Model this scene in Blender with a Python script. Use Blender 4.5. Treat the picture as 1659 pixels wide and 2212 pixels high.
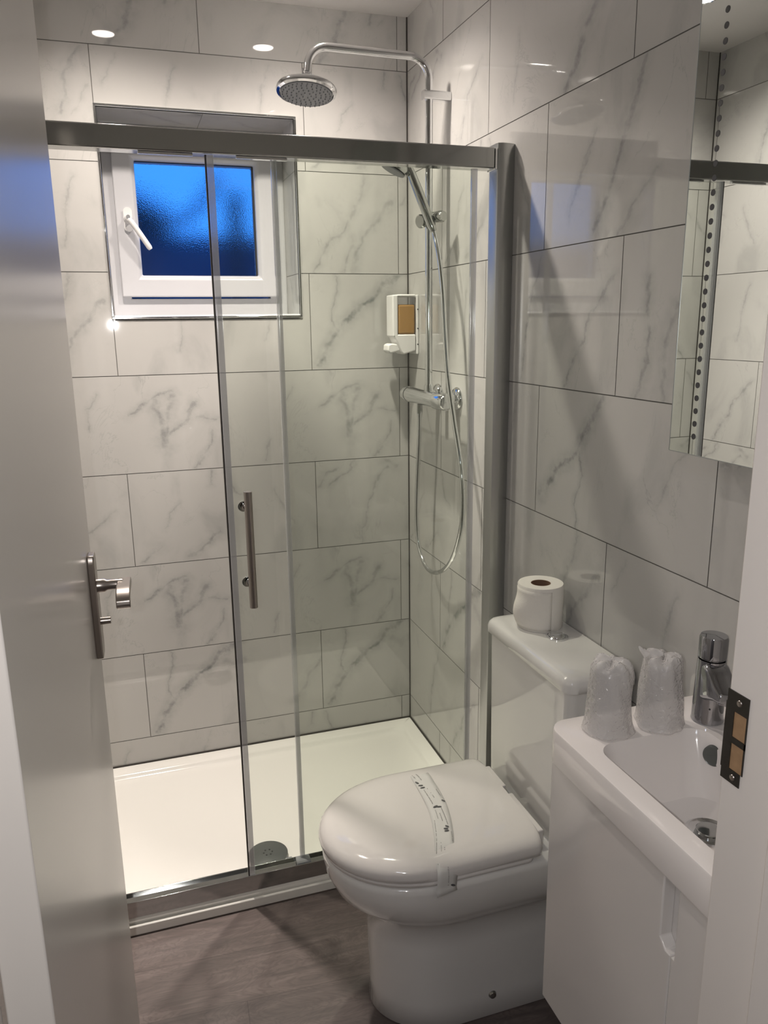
import bpy, bmesh, math, random
from mathutils import Vector, Matrix
random.seed(7)
PI = math.pi
S = bpy.context.scene
for o in list(bpy.data.objects): bpy.data.objects.remove(o)

# ------------------------------------------------------------------ camera
cam_d = bpy.data.cameras.new('camera'); cam = bpy.data.objects.new('camera', cam_d)
S.collection.objects.link(cam); S.camera = cam
cam_d.sensor_fit = 'HORIZONTAL'; cam_d.sensor_width = 36.0
cam_d.lens = 1690.868 * 36.0 / 1659.0
cam_d.clip_start = 0.02
F = Vector((0.30134193, 0.92418572, -0.23467807)); R = Vector((0.94973122, -0.31282069, -0.01240238)); U = Vector((0.08487426, 0.21914373, 0.97199402))
CAM = Vector((-0.92106621, -2.53471672, 1.48846535))
M4 = Matrix(((R.x, U.x, -F.x, CAM.x), (R.y, U.y, -F.y, CAM.y), (R.z, U.z, -F.z, CAM.z), (0, 0, 0, 1)))
cam.matrix_world = M4

# ------------------------------------------------------------------ world: dusk sky
W = bpy.data.worlds.new('dusk'); S.world = W; W.use_nodes = True
nt = W.node_tree; nt.nodes.clear()
wo = nt.nodes.new('ShaderNodeOutputWorld'); bg = nt.nodes.new('ShaderNodeBackground')
tc = nt.nodes.new('ShaderNodeTexCoord'); sp = nt.nodes.new('ShaderNodeSeparateXYZ'); cr = nt.nodes.new('ShaderNodeValToRGB')
nt.links.new(tc.outputs['Generated'], sp.inputs[0]); nt.links.new(sp.outputs['Z'], cr.inputs[0])
cr.color_ramp.elements[0].position = 0.0; cr.color_ramp.elements[0].color = (0.045, 0.28, 0.95, 1)
cr.color_ramp.elements[1].position = 0.35; cr.color_ramp.elements[1].color = (0.04, 0.27, 1.0, 1)
nt.links.new(cr.outputs[0], bg.inputs[0]); bg.inputs[1].default_value = 1.2
nt.links.new(bg.outputs[0], wo.inputs[0])

# ------------------------------------------------------------------ lights
def light(kind, name, loc, power, color, **kw):
    d = bpy.data.lights.new(name, kind); d.energy = power; d.color = color
    for k, v in kw.items(): setattr(d, k, v)
    o = bpy.data.objects.new(name, d); S.collection.objects.link(o); o.location = loc
    return o
DOWN = [(-0.89, -0.385), (-0.38, -0.375)]
WARM = (1.0, 0.90, 0.815)
for i, (x, y) in enumerate(DOWN):
    light('SPOT', 'downlight_beam', (x, y, 2.388), 86.0, WARM, spot_size=math.radians(60), spot_blend=1.0, shadow_soft_size=0.028)
    light('SPOT', 'downlight_spill', (x, y, 2.388), 39.0, WARM, spot_size=math.radians(146), spot_blend=1.0, shadow_soft_size=0.028)
# torch of the photographer's phone, held beside the lens
light('POINT', 'phone_torch', (-0.955, -2.53, 1.497), 11.0, (1.0, 0.97, 0.95), shadow_soft_size=0.004)
# unseen cool fill added in the hallway behind the photographer, for the bluish door edge
h = light('AREA', 'hallway_fill', (-1.35, -3.0, 2.36), 3.0, (0.82, 0.88, 1.0), shape='DISK', size=0.3)

S.view_settings.view_transform = 'Standard'; S.view_settings.look = 'None'
S.view_settings.exposure = 0.27; S.view_settings.gamma = 1.0; S.view_settings.use_curve_mapping = False

# ------------------------------------------------------------------ node helper
class N:
    def __init__(s, name):
        s.m = bpy.data.materials.new(name); s.m.use_nodes = True; s.t = s.m.node_tree; s.t.nodes.clear()
        s.out = s.t.nodes.new('ShaderNodeOutputMaterial')
    def n(s, typ, **kw):
        x = s.t.nodes.new(typ)
        for k, v in kw.items():
            if k.startswith('i_'):
                key = k[2:]; key = int(key) if key.isdigit() else key
                s.set(x, key, v)
            else: setattr(x, k, v)
        return x
    def set(s, node, key, v):
        inp = node.inputs[key]
        if isinstance(v, bpy.types.NodeSocket): s.t.links.new(v, inp)
        else: inp.default_value = v
    def math(s, op, a, b=None, c=None, clamp=False):
        x = s.n('ShaderNodeMath', operation=op); x.use_clamp = clamp
        for i, v in enumerate((a, b, c)):
            if v is not None: s.set(x, i, v)
        return x.outputs[0]
    def vm(s, op, a, b=None, c=None, scale=None):
        x = s.n('ShaderNodeVectorMath', operation=op)
        for i, v in enumerate((a, b, c)):
            if v is not None: s.set(x, i, v)
        if scale is not None: s.set(x, 'Scale', scale)
        return x.outputs['Value'] if op in ('DOT_PRODUCT', 'LENGTH', 'DISTANCE') else x.outputs[0]
    def mix(s, fac, a, b):
        x = s.n('ShaderNodeMix', data_type='RGBA'); s.set(x, 0, fac); s.set(x, 6, a); s.set(x, 7, b)
        return x.outputs[2]
    def mr(s, v, a, b, c, d, smooth=False):
        x = s.n('ShaderNodeMapRange'); x.clamp = True
        if smooth: x.interpolation_type = 'SMOOTHSTEP'
        for i, q in enumerate((v, a, b, c, d)): s.set(x, i, q)
        return x.outputs[0]
    def noise(s, vec, scale, detail=4, rough=0.5, dist=0.0):
        x = s.n('ShaderNodeTexNoise'); s.set(x, 'Vector', vec); s.set(x, 'Scale', scale); s.set(x, 'Detail', detail)
        s.set(x, 'Roughness', rough); s.set(x, 'Distortion', dist)
        return x
    def pbr(s, color, rough=0.5, metal=0.0, coat=0.0, normal=None, **kw):
        b = s.n('ShaderNodeBsdfPrincipled'); s.set(b, 'Base Color', color); s.set(b, 'Roughness', rough); s.set(b, 'Metallic', metal)
        s.set(b, 'Coat Weight', coat); s.set(b, 'Coat Roughness', 0.03)
        for k, v in kw.items(): s.set(b, k.replace('_', ' '), v)
        if normal is not None: s.set(b, 'Normal', normal)
        s.t.links.new(b.outputs[0], s.out.inputs[0])
        return b
    def bump(s, height, strength=0.2, distance=0.002):
        x = s.n('ShaderNodeBump'); s.set(x, 'Strength', strength); s.set(x, 'Distance', distance); s.set(x, 'Height', height)
        return x.outputs[0]

def simple(name, color, rough=0.5, metal=0.0, var=0.0, bump=0.0, bscale=60, coat=0.0, **kw):
    a = N(name); t = a.n('ShaderNodeTexCoord').outputs['Object']
    col = (*color, 1); nz = a.noise(t, bscale, 3)
    if var:
        c2 = tuple(max(0, c * (1 - var)) for c in color); col = a.mix(nz.outputs[0], (*color, 1), (*c2, 1))
    nm = a.bump(nz.outputs[0], bump) if bump else None
    a.pbr(col, rough, metal, coat, nm, **kw)
    return a.m

# marble prints, polylines in tile coordinates (0-0.6, 0-0.3)
PRINTS = {
 0: [([(.02,.01),(.075,.11),(.10,.145),(.145,.18),(.2,.22),(.26,.27),(.32,.31)], .013, .9), ([(.08,.125),(.07,.19),(.095,.25),(.09,.30)], .006, .6), ([(.27,.23),(.30,.21),(.33,.235)], .022, .45), ([(.50,.05),(.54,.12),(.60,.2)], .01, .5)],
 1: [([(.317,.005),(.365,.09),(.413,.13),(.443,.175),(.465,.22),(.498,.30)], .008, .55), ([(.413,.0),(.439,.073),(.446,.114)], .008, .6), ([(.443,.0),(.465,.073),(.498,.134),(.539,.175),(.583,.225)], .011, .5), ([(.05,.05),(.10,.14),(.12,.26)], .006, .5)],
 2: [([(.318,.177),(.36,.205),(.395,.228),(.45,.25)], .008, .7), ([(.40,.217),(.415,.173),(.42,.08)], .016, .7), ([(.455,.235),(.434,.17),(.425,.09)], .012, .6), ([(.438,.123),(.484,.155),(.523,.217)], .010, .6), ([(.523,.173),(.588,.15)], .008, .6), ([(.575,.12),(.545,.05),(.515,.0)], .006, .6), ([(.23,.25),(.205,.2),(.206,.14)], .005, .45), ([(.15,.09),(.13,.02)], .006, .4)],
 3: [([(.01,.22),(.04,.26),(.08,.28)], .009, .6), ([(.047,.215),(.107,.26),(.137,.30)], .008, .6), ([(.16,.0),(.167,.05),(.185,.15),(.206,.21),(.253,.265)], .006, .55), ([(.25,.29),(.29,.27)], .014, .5), ([(.44,.02),(.47,.12),(.55,.18)], .007, .5)],
 4: [([(.26,.30),(.255,.25)], .007, .6), ([(.31,.29),(.325,.22),(.37,.205)], .008, .6), ([(.15,.20),(.12,.15),(.10,.12)], .005, .4), ([(.02,.01),(.09,.06)], .007, .5), ([(.17,.02),(.21,.04),(.27,.09)], .009, .6), ([(.46,.22),(.52,.10)], .006, .4)],
 5: [([(.224,.26),(.205,.2),(.185,.08)], .005, .4), ([(.50,.28),(.47,.18),(.455,.1)], .005, .35), ([(.07,.28),(.03,.2)], .004, .3)],
 6: [([(.58,.29),(.53,.22),(.515,.12)], .009, .5), ([(.59,.20),(.54,.12)], .005, .3), ([(.44,.16),(.415,.08),(.34,.0)], .014, .7)],
 7: [([(.262,.30),(.225,.25),(.196,.21),(.162,.16),(.08,.107),(.022,.044)], .011, .9), ([(.182,.19),(.196,.123),(.174,.075),(.183,.0)], .006, .6), ([(.45,.10),(.5,.2),(.56,.24)], .006, .35)],
 8: [([(.58,.235),(.501,.165),(.462,.087),(.41,.0)], .007, .6), ([(.253,.22),(.226,.108),(.20,.0)], .008, .6), ([(.30,.29),(.24,.20)], .005, .4)],
 9: [([(.08,.22),(.095,.13),(.093,.07),(.065,.0)], .009, .7), ([(.174,.17),(.145,.088),(.146,.0)], .012, .65), ([(.31,.30),(.27,.22),(.21,.16)], .007, .4)],
 10: [([(.52,.25),(.472,.138),(.431,.087),(.36,-.01)], .016, .75), ([(.16,.18),(.13,.05)], .006, .35)],
 11: [([(.34,.31),(.30,.20),(.26,.11),(.20,.02)], .012, .7), ([(.19,.21),(.142,.13),(.10,.06)], .007, .45), ([(.39,.10),(.328,.052),(.28,.0)], .008, .45), ([(.55,.13),(.567,.208),(.59,.25)], .006, .45)],
}
def tile_mat(k, lines):
    a = N('marble_tile')
    uv = a.n('ShaderNodeUVMap').outputs[0]
    w1 = a.noise(uv, 14.0, 4, 0.6); w2 = a.noise(uv, 60.0, 3, 0.6)
    p = a.vm('MULTIPLY_ADD', w1.outputs['Color'], (0.05, 0.05, 0), a.vm('ADD', uv, (-0.025, -0.025, 0)))
    p = a.vm('MULTIPLY_ADD', w2.outputs['Color'], (0.012, 0.012, 0), a.vm('ADD', p, (-0.006, -0.006, 0)))
    p = a.vm('MULTIPLY', p, (1, 1, 0))
    total = None
    for pts, width, amp in lines:
        d = None
        for (x0, y0), (x1, y1) in zip(pts, pts[1:]):
            A = (x0 + 0.7 * k, y0, 0); B = (x1 - x0, y1 - y0, 0); L2 = B[0] ** 2 + B[1] ** 2
            pa = a.vm('SUBTRACT', p, A)
            hh = a.math('DIVIDE', a.vm('DOT_PRODUCT', pa, B), L2, clamp=True)
            q = a.vm('LENGTH', a.vm('SUBTRACT', pa, a.vm('SCALE', B, scale=hh)))
            d = q if d is None else a.math('MINIMUM', d, q)
        e = a.math('MAXIMUM', a.mr(d, 0.0, width * 1.25, amp * 0.80, 0.0, True), a.mr(d, 0.0, width * 3.4, amp * 0.36, 0.0, True))
        total = e if total is None else a.math('MAXIMUM', total, e)
    mod = a.mr(a.noise(uv, 26.0, 3, 0.6).outputs[0], 0.30, 0.65, 0.15, 1.0)
    vein = a.math('MULTIPLY', total, mod)
    # faint soft clouds and hair veins
    st = a.vm('MULTIPLY', uv, (1.0, 0.55, 1))
    n3 = a.noise(st, 6.0, 5, 0.55, 0.8).outputs[0]
    cloud = a.mr(n3, 0.52, 0.75, 0.0, 0.20, True)
    hair = a.mr(a.math('ABSOLUTE', a.math('SUBTRACT', a.noise(st, 4.5, 6, 0.6, 1.2).outputs[0], 0.5)), 0.0, 0.008, 0.16, 0.0, True)
    hair = a.math('MULTIPLY', hair, a.mr(a.noise(uv, 5.0, 1).outputs[0], 0.45, 0.65, 0.0, 1.0))
    f = a.math('ADD', a.math('MAXIMUM', vein, hair), cloud, clamp=True)
    col = a.mix(f, (0.50, 0.49, 0.472, 1), (0.11, 0.125, 0.125, 1))
    a.pbr(col, 0.035, 0.0, Specular_IOR_Level=0.68)
    return a.m

MT = {}
TILES = [tile_mat(k, PRINTS[k]) for k in range(12)]
MT['grout'] = simple('grey_grout', (0.13, 0.125, 0.115), 0.9)
MT['sealant'] = simple('dark_sealant', (0.035, 0.03, 0.025), 0.6)
MT['ceil'] = simple('ceiling_paint', (0.62, 0.60, 0.585), 0.85)
MT['paint'] = simple('satin_white_paint', (0.66, 0.63, 0.60), 0.24, bump=0.02, bscale=12)
MT['frame_paint'] = simple('frame_gloss_paint', (0.78, 0.735, 0.70), 0.35, bump=0.03, bscale=25)
MT['hall'] = simple('hall_paint', (0.28, 0.26, 0.25), 0.8)
MT['hallwood'] = simple('hall_wood', (0.10, 0.035, 0.02), 0.5, var=0.4, bscale=8)
MT['chrome'] = simple('chrome', (0.78, 0.79, 0.80), 0.07, 1.0)
MT['chrome_dark'] = simple('tap_chrome', (0.44, 0.45, 0.48), 0.06, 1.0)
MT['rail'] = simple('polished_aluminium', (0.50, 0.51, 0.50), 0.10, 1.0)
MT['profile'] = simple('satin_aluminium', (0.50, 0.51, 0.50), 0.30, 1.0)
MT['steel'] = simple('brushed_steel', (0.42, 0.38, 0.35), 0.28, 1.0)
MT['steel_dark'] = simple('dark_plate_steel', (0.10, 0.095, 0.09), 0.38, 1.0, var=0.3)
MT['porcelain'] = simple('porcelain', (0.75, 0.735, 0.715), 0.08, coat=0.6)
MT['ceramic'] = simple('basin_ceramic', (0.84, 0.80, 0.78), 0.10)
MT['acrylic'] = simple('shower_tray_acrylic', (0.86, 0.845, 0.80), 0.12)
MT['gloss_white'] = simple('white_gloss_lacquer', (0.72, 0.69, 0.67), 0.07, coat=0.3)
MT['upvc'] = simple('upvc_white', (0.60, 0.60, 0.62), 0.22)
MT['plastic'] = simple('white_plastic', (0.78, 0.77, 0.76), 0.3)
MT['grey_plastic'] = simple('grey_plastic', (0.23, 0.24, 0.25), 0.45)
MT['waste'] = simple('grey_metal_cover', (0.13, 0.14, 0.135), 0.25, 0.25)
MT['hole'] = simple('dark_hole', (0.03, 0.03, 0.03), 0.7)
MT['paper'] = simple('tissue_paper', (0.80, 0.77, 0.72), 0.95, bump=0.25, bscale=250)
MT['card'] = simple('cardboard_core', (0.20, 0.12, 0.075), 0.9)
MT['print'] = simple('printed_ink', (0.10, 0.10, 0.10), 0.8)
MT['print_light'] = simple('printed_grey_ink', (0.33, 0.32, 0.31), 0.8)
MT['strip'] = simple('paper_strip', (0.66, 0.65, 0.63), 0.6, bump=0.05, bscale=90)
MT['mirror'] = simple('mirror_silver', (0.80, 0.84, 0.82), 0.005, 1.0)
MT['mirror_edge'] = simple('mirror_edge', (0.34, 0.36, 0.36), 0.3, 0.6)
MT['dots'] = simple('dot_print', (0.055, 0.055, 0.06), 0.5)
MT['liquid'] = simple('amber_soap', (0.42, 0.24, 0.08), 0.25, Transmission_Weight=0.15)
MT['outside_dark'] = simple('dusk_silhouette', (0.02, 0.024, 0.035), 0.9)
MT['outside_mid'] = simple('dusk_fence', (0.05, 0.07, 0.12), 0.9, var=0.4, bscale=3)

def lamp_mat():
    a = N('lamp_face'); e = a.n('ShaderNodeEmission'); a.set(e, 0, (1.0, 0.9, 0.8, 1)); a.set(e, 1, 26.0)
    a.t.links.new(e.outputs[0], a.out.inputs[0]); return a.m
MT['lamp'] = lamp_mat()

def clear_mat(name, tint, f0=0.04, rough=0.0, gain=1.0, body=None, bodyf=0.0, nscale=0, nstr=0.0):
    """thin clear sheet: tinted see-through plus a Schlick reflection"""
    a = N(name)
    g = a.n('ShaderNodeNewGeometry'); nm = None
    if nscale:
        t = a.n('ShaderNodeTexCoord').outputs['Object']
        nm = a.bump(a.noise(t, nscale, 2, 0.5, 1.6).outputs[0], nstr, 0.006)
    c = a.math('ABSOLUTE', a.vm('DOT_PRODUCT', g.outputs['Incoming'], nm if nm is not None else g.outputs['Normal']))
    fr = a.math('MULTIPLY_ADD', a.math('POWER', a.math('SUBTRACT', 1.0, c, clamp=True), 5.0), (1 - f0) * gain, f0)
    tr = a.n('ShaderNodeBsdfTransparent'); a.set(tr, 0, (*tint, 1))
    src = tr.outputs[0]
    if body:
        df = a.n('ShaderNodeBsdfDiffuse'); a.set(df, 0, (*body, 1))
        mm = a.n('ShaderNodeMixShader'); a.set(mm, 0, bodyf); a.set(mm, 1, src); a.set(mm, 2, df.outputs[0]); src = mm.outputs[0]
    gl = a.n('ShaderNodeBsdfAnisotropic'); a.set(gl, 'Roughness', rough)
    if nm is not None: a.set(gl, 'Normal', nm)
    mx = a.n('ShaderNodeMixShader'); a.set(mx, 0, fr); a.set(mx, 1, src); a.set(mx, 2, gl.outputs[0])
    a.t.links.new(mx.outputs[0], a.out.inputs[0]); return a.m
MT['glass'] = clear_mat('shower_glass', (0.955, 0.970, 0.948), 0.03)
MT['seal'] = clear_mat('clear_seal', (0.93, 0.93, 0.95), 0.24, 0.12, body=(0.95, 0.95, 0.98), bodyf=0.30)
MT['film'] = clear_mat('crinkled_film', (0.93, 0.93, 0.93), 0.07, 0.12, body=(0.98, 0.95, 0.94), bodyf=0.40, nscale=90, nstr=1.0)
MT['cup'] = clear_mat('tumbler_glass', (0.93, 0.93, 0.93), 0.06, 0.05, body=(0.85, 0.83, 0.83), bodyf=0.10)

def frosted_mat():
    a = N('frosted_pane'); t = a.n('ShaderNodeTexCoord').outputs['Object']
    nm = a.bump(a.noise(t, 300.0, 2, 0.5).outputs[0], 0.35, 0.001)
    a.pbr((0.92, 0.96, 1.0, 1), 0.10, 0.0, 0.0, nm, Transmission_Weight=1.0, IOR=1.3)
    return a.m
MT['frosted'] = frosted_mat()

def floor_mat():
    a = N('grey_wood_vinyl'); t = a.n('ShaderNodeTexCoord').outputs['Object']
    mp = a.n('ShaderNodeMapping'); a.set(mp, 'Vector', t); mp.inputs['Rotation'].default_value = (0, 0, math.radians(3)); v = mp.outputs[0]
    s = a.n('ShaderNodeSeparateXYZ'); a.set(s, 0, v)
    row = a.math('FLOOR', a.math('DIVIDE', a.math('ADD', s.outputs[1], 10.05), 0.152))
    rnd = a.n('ShaderNodeTexWhiteNoise', noise_dimensions='1D'); a.set(rnd, 'W', row)
    offs = a.n('ShaderNodeCombineXYZ'); a.set(offs, 0, a.math('MULTIPLY', rnd.outputs[0], 7.0)); a.set(offs, 2, a.math('MULTIPLY', row, 3.7))
    q = a.vm('ADD', v, offs.outputs[0])
    g1 = a.noise(a.vm('MULTIPLY', q, (2.2, 16.0, 1)), 2.2, 7, 0.55, 0.9).outputs[0]
    g2 = a.noise(a.vm('MULTIPLY', q, (2.0, 6.0, 1)), 2.0, 4, 0.5, 2.5).outputs[0]
    rings = a.math('ABSOLUTE', a.math('SINE', a.math('MULTIPLY', g2, 34.0)))
    f = a.math('ADD', a.math('MULTIPLY', g1, 0.75), a.math('MULTIPLY', rings, 0.12))
    r = a.n('ShaderNodeValToRGB'); a.set(r, 0, f)
    e = r.color_ramp.elements; e[0].position = 0.25; e[0].color = (0.09, 0.075, 0.069, 1); e[1].position = 0.72; e[1].color = (0.215, 0.172, 0.160, 1)
    x = e.new(0.48); x.color = (0.135, 0.107, 0.100, 1)
    fy = a.math('FRACT', a.math('DIVIDE', a.math('ADD', s.outputs[1], 10.05), 0.152))
    gap = a.math('LESS_THAN', fy, 0.012)
    xx = a.math('FRACT', a.math('DIVIDE', a.math('ADD', s.outputs[0], a.math('MULTIPLY', rnd.outputs[0], 5.0)), 1.22))
    gap = a.math('MAXIMUM', gap, a.math('LESS_THAN', xx, 0.0018))
    tone = a.mix(rnd.outputs[0], (1, 1, 1, 1), (0.78, 0.79, 0.80, 1))
    m1 = a.n('ShaderNodeMix', data_type='RGBA', blend_type='MULTIPLY'); a.set(m1, 0, 1.0); a.set(m1, 6, r.outputs[0]); a.set(m1, 7, tone)
    col = a.mix(a.math('MULTIPLY', gap, 0.35), m1.outputs[2], (0.02, 0.017, 0.016, 1))
    a.pbr(col, 0.42, 0.0, 0.0, a.bump(g1, 0.08))
    return a.m
MT['floor'] = floor_mat()

# ------------------------------------------------------------------ geometry helpers
def tag(o, label=None, cat=None, group=None, kind=None):
    if label: o['label'] = label
    if cat: o['category'] = cat
    if group: o['group'] = group
    if kind: o['kind'] = kind
    return o
def empty(name, loc, label, cat, group=None):
    o = bpy.data.objects.new(name, None); S.collection.objects.link(o); o.location = loc; o.empty_display_size = 0.05
    tag(o, label, cat, group); return o
def world_loc(o):
    v = Vector((0, 0, 0))
    while o is not None: v += o.location; o = o.parent
    return v
def link(name, bm, mats, parent=None, smooth=False, bevel=0.0, seg=2, label=None, angle=40, loc=None):
    """bm is in world coordinates; parents are unrotated empties or meshes"""
    me = bpy.data.meshes.new(name)
    org = Vector(loc) if loc is not None else Vector((0, 0, 0))
    if parent is not None and loc is None:
        org = world_loc(parent)
    bm.transform(Matrix.Translation(-org))
    bmesh.ops.recalc_face_normals(bm, faces=bm.faces)
    bm.to_mesh(me); bm.free()
    if not isinstance(mats, (list, tuple)): mats = [mats]
    for m in mats: me.materials.append(MT[m] if isinstance(m, str) else m)
    o = bpy.data.objects.new(name, me); S.collection.objects.link(o)
    if parent is not None:
        o.parent = parent; o.location = org - world_loc(parent)
    else: o.location = org
    if smooth or bevel:
        for p in me.polygons: p.use_smooth = True
    if bevel:
        b = o.modifiers.new('bevel', 'BEVEL'); b.width = bevel; b.segments = seg; b.limit_method = 'ANGLE'; b.angle_limit = math.radians(35)
    if smooth or bevel:
        try: me.set_sharp_from_angle(angle=math.radians(angle))
        except Exception: pass
    if bevel:
        w = o.modifiers.new('normals', 'WEIGHTED_NORMAL'); w.keep_sharp = True
    if label: o['label'] = label
    return o
def box(bm, x0, x1, y0, y1, z0, z1, mi=0):
    vs = [bm.verts.new(p) for p in ((x0,y0,z0),(x1,y0,z0),(x1,y1,z0),(x0,y1,z0),(x0,y0,z1),(x1,y0,z1),(x1,y1,z1),(x0,y1,z1))]
    for f in ((0,3,2,1),(4,5,6,7),(0,1,5,4),(1,2,6,5),(2,3,7,6),(3,0,4,7)):
        bm.faces.new([vs[i] for i in f]).material_index = mi
def B(*a, **k):
    bm = bmesh.new(); box(bm, *a, **k); return bm
def rings(bm, loops, cap0=True, cap1=True, closed=True):
    R_ = [[bm.verts.new(p) for p in l] for l in loops]; n = len(R_[0])
    for a, b in zip(R_, R_[1:]):
        for i in range(n if closed else n - 1):
            j = (i + 1) % n; bm.faces.new((a[i], a[j], b[j], b[i]))
    if cap0: bm.faces.new(R_[0][::-1])
    if cap1: bm.faces.new(R_[-1])
    return R_
def frame_of(d):
    d = Vector(d).normalized(); a = Vector((0, 0, 1)) if abs(d.z) < 0.9 else Vector((1, 0, 0))
    u = d.cross(a).normalized(); return u, d.cross(u).normalized(), d
def tube(bm, pts, r, n=16, cap=True):
    pts = [Vector(p) for p in pts]; rs = r if isinstance(r, (list, tuple)) else [r] * len(pts)
    t = [(pts[min(i + 1, len(pts) - 1)] - pts[max(i - 1, 0)]).normalized() for i in range(len(pts))]
    u, v, _ = frame_of(t[0]); loops = []
    for i, p in enumerate(pts):
        u = (u - t[i] * u.dot(t[i])).normalized(); v = t[i].cross(u)
        loops.append([p + (u * math.cos(2 * PI * k / n) + v * math.sin(2 * PI * k / n)) * rs[i] for k in range(n)])
    rings(bm, loops, cap, cap)
def lathe(bm, c, axis, prof, n=32, cap=True):
    """prof: (radius, distance along the axis)"""
    u, v, d = frame_of(axis); c = Vector(c)
    rings(bm, [[c + d * h + (u * math.cos(2 * PI * k / n) + v * math.sin(2 * PI * k / n)) * r for k in range(n)] for r, h in prof], cap, cap)
def smooth_path(pts, n=8):
    pts = [Vector(p) for p in pts]; out = []
    for i in range(len(pts) - 1):
        p0 = pts[max(i - 1, 0)]; p1 = pts[i]; p2 = pts[i + 1]; p3 = pts[min(i + 2, len(pts) - 1)]
        for k in range(n):
            t = k / n
            out.append(0.5 * ((2 * p1) + (p2 - p0) * t + (2 * p0 - 5 * p1 + 4 * p2 - p3) * t * t + (3 * p1 - p0 - 3 * p2 + p3) * t ** 3))
    out.append(pts[-1]); return out
def rrect(x0, x1, y0, y1, r, n=6, z=0.0, rs=None):
    """rounded rectangle loop (ccw); rs = radius per corner (x1y1, x0y1, x0y0, x1y0)"""
    rs = rs or [r] * 4; out = []
    for (cx, cy, a0), q in zip(((x1, y1, 0), (x0, y1, 90), (x0, y0, 180), (x1, y0, 270)), rs):
        q = max(q, 1e-4); ccx = cx - q * (1 if cx == x1 else -1); ccy = cy - q * (1 if cy == y1 else -1)
        for k in range(n + 1):
            a = math.radians(a0 + 90 * k / n); out.append(Vector((ccx + q * math.cos(a), ccy + q * math.sin(a), z)))
    return out
def dshape(xb, xf, yc, hw, z, front=0.20, rb=0.02, n=28, e=2.0):
    """D outline seen from above; the round end points to -x"""
    out = []
    for k in range(5):
        a = math.radians(-90 + 90 * k / 4); out.append(Vector((xb - rb + rb * math.cos(a), yc - hw + rb + rb * math.sin(a), z)))
    for k in range(5):
        a = math.radians(0 + 90 * k / 4); out.append(Vector((xb - rb + rb * math.cos(a), yc + hw - rb + rb * math.sin(a), z)))
    cx = xf + front
    for k in range(n + 1):
        a = PI / 2 + PI * k / n; c_, s_ = math.cos(a), math.sin(a)
        out.append(Vector((cx - front * abs(c_) ** (2 / e), yc + hw * math.copysign(abs(s_) ** (2 / e), s_), z)))
    return out

# ------------------------------------------------------------------ setting: tiled walls
G0, GH = 0.134, 0.302
def rect_minus(r, hole):
    u0, u1, v0, v1 = r
    if hole is None: return [r]
    a0, a1, b0, b1 = hole
    if u1 <= a0 or u0 >= a1 or v1 <= b0 or v0 >= b1: return [r]
    out = []
    if u0 < a0: out.append((u0, a0, v0, v1))
    if u1 > a1: out.append((a1, u1, v0, v1))
    m0, m1 = max(u0, a0), min(u1, a1)
    if v0 < b0: out.append((m0, m1, v0, b0))
    if v1 > b1: out.append((m0, m1, b1, v1))
    return out
def tiled(name, P, ulen, offA, offB, table, hole=None, thick=0.03, zmin=0.0, zmax=2.4, flip=False, mirror_u=False, parity=1):
    """P(u, w, z) -> world point; w is the distance out of the wall face (negative = into the wall).
    offA/offB are joint positions in u for the odd/even courses. table: (row, col) -> (print)"""
    bm = bmesh.new(); uvl = bm.loops.layers.uv.new('UVMap')
    def quad(a, b, c, d, mi, uv=None):
        f = bm.faces.new([bm.verts.new(q) for q in (a, b, c, d)]); f.material_index = mi
        if uv:
            for l, q in zip(f.loops, uv): l[uvl].uv = q
        return f
    rnd = random.Random(name)
    g = 0.0011
    for k in range(-1, 8):
        z0, z1 = G0 + GH * k, G0 + GH * (k + 1)
        off = offA if k % 2 else offB
        c0 = math.floor((0 - off) / 0.6015) - 1
        for c in range(c0, c0 + int(ulen / 0.6) + 4):
            u0, u1 = off + 0.6015 * c, off + 0.6015 * (c + 1)
            pr = table.get((k, c), None)
            if pr is None: pr = rnd.choice([0, 1, 3, 4, 5, 5, 8, 9, 11])
            base = (u0, z0)
            R0 = (max(u0 + g, 0), min(u1 - g, ulen), max(z0 + g, zmin), min(z1 - g, zmax))
            if R0[1] - R0[0] < 0.002 or R0[3] - R0[2] < 0.002: continue
            for (a, b, c_, d) in rect_minus(R0, hole):
                def uv(u, z):
                    lu = (u - u0); lu = 0.6015 - lu if mirror_u else lu
                    return (lu + 0.7 * pr, z - z0)
                quad(P(a, 0, c_), P(b, 0, c_), P(b, 0, d), P(a, 0, d), 1 + pr, [uv(a, c_), uv(b, c_), uv(b, d), uv(a, d)])
                for (p, q) in (((a, c_), (b, c_)), ((b, c_), (b, d)), ((b, d), (a, d)), ((a, d), (a, c_))):
                    quad(P(p[0], 0, p[1]), P(q[0], 0, q[1]), P(q[0], -0.001, q[1]), P(p[0], -0.001, p[1]), 0)
    for (a, b, c_, d) in rect_minus((0, ulen, zmin, zmax), hole):
        vs = [[bm.verts.new(P(u, w, z)) for (u, z) in ((a, c_), (b, c_), (b, d), (a, d))] for w in (-0.001, -thick)]
        bm.faces.new(vs[0]); bm.faces.new(vs[1][::-1])
        for i in range(4):
            j = (i + 1) % 4; bm.faces.new((vs[0][i], vs[1][i], vs[1][j], vs[0][j]))
    me = bpy.data.meshes.new(name)
    bm.to_mesh(me); bm.free(); me.materials.append(MT['grout']); [me.materials.append(q) for q in TILES]
    o = bpy.data.objects.new(name, me); S.collection.objects.link(o); tag(o, kind='structure'); return o

XL, YF, ZC = -1.285, -1.95, 2.40
WX0, WX1, WZ0, WZ1, WD = -0.932, -0.367, 1.516, 2.092, 0.205
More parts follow.
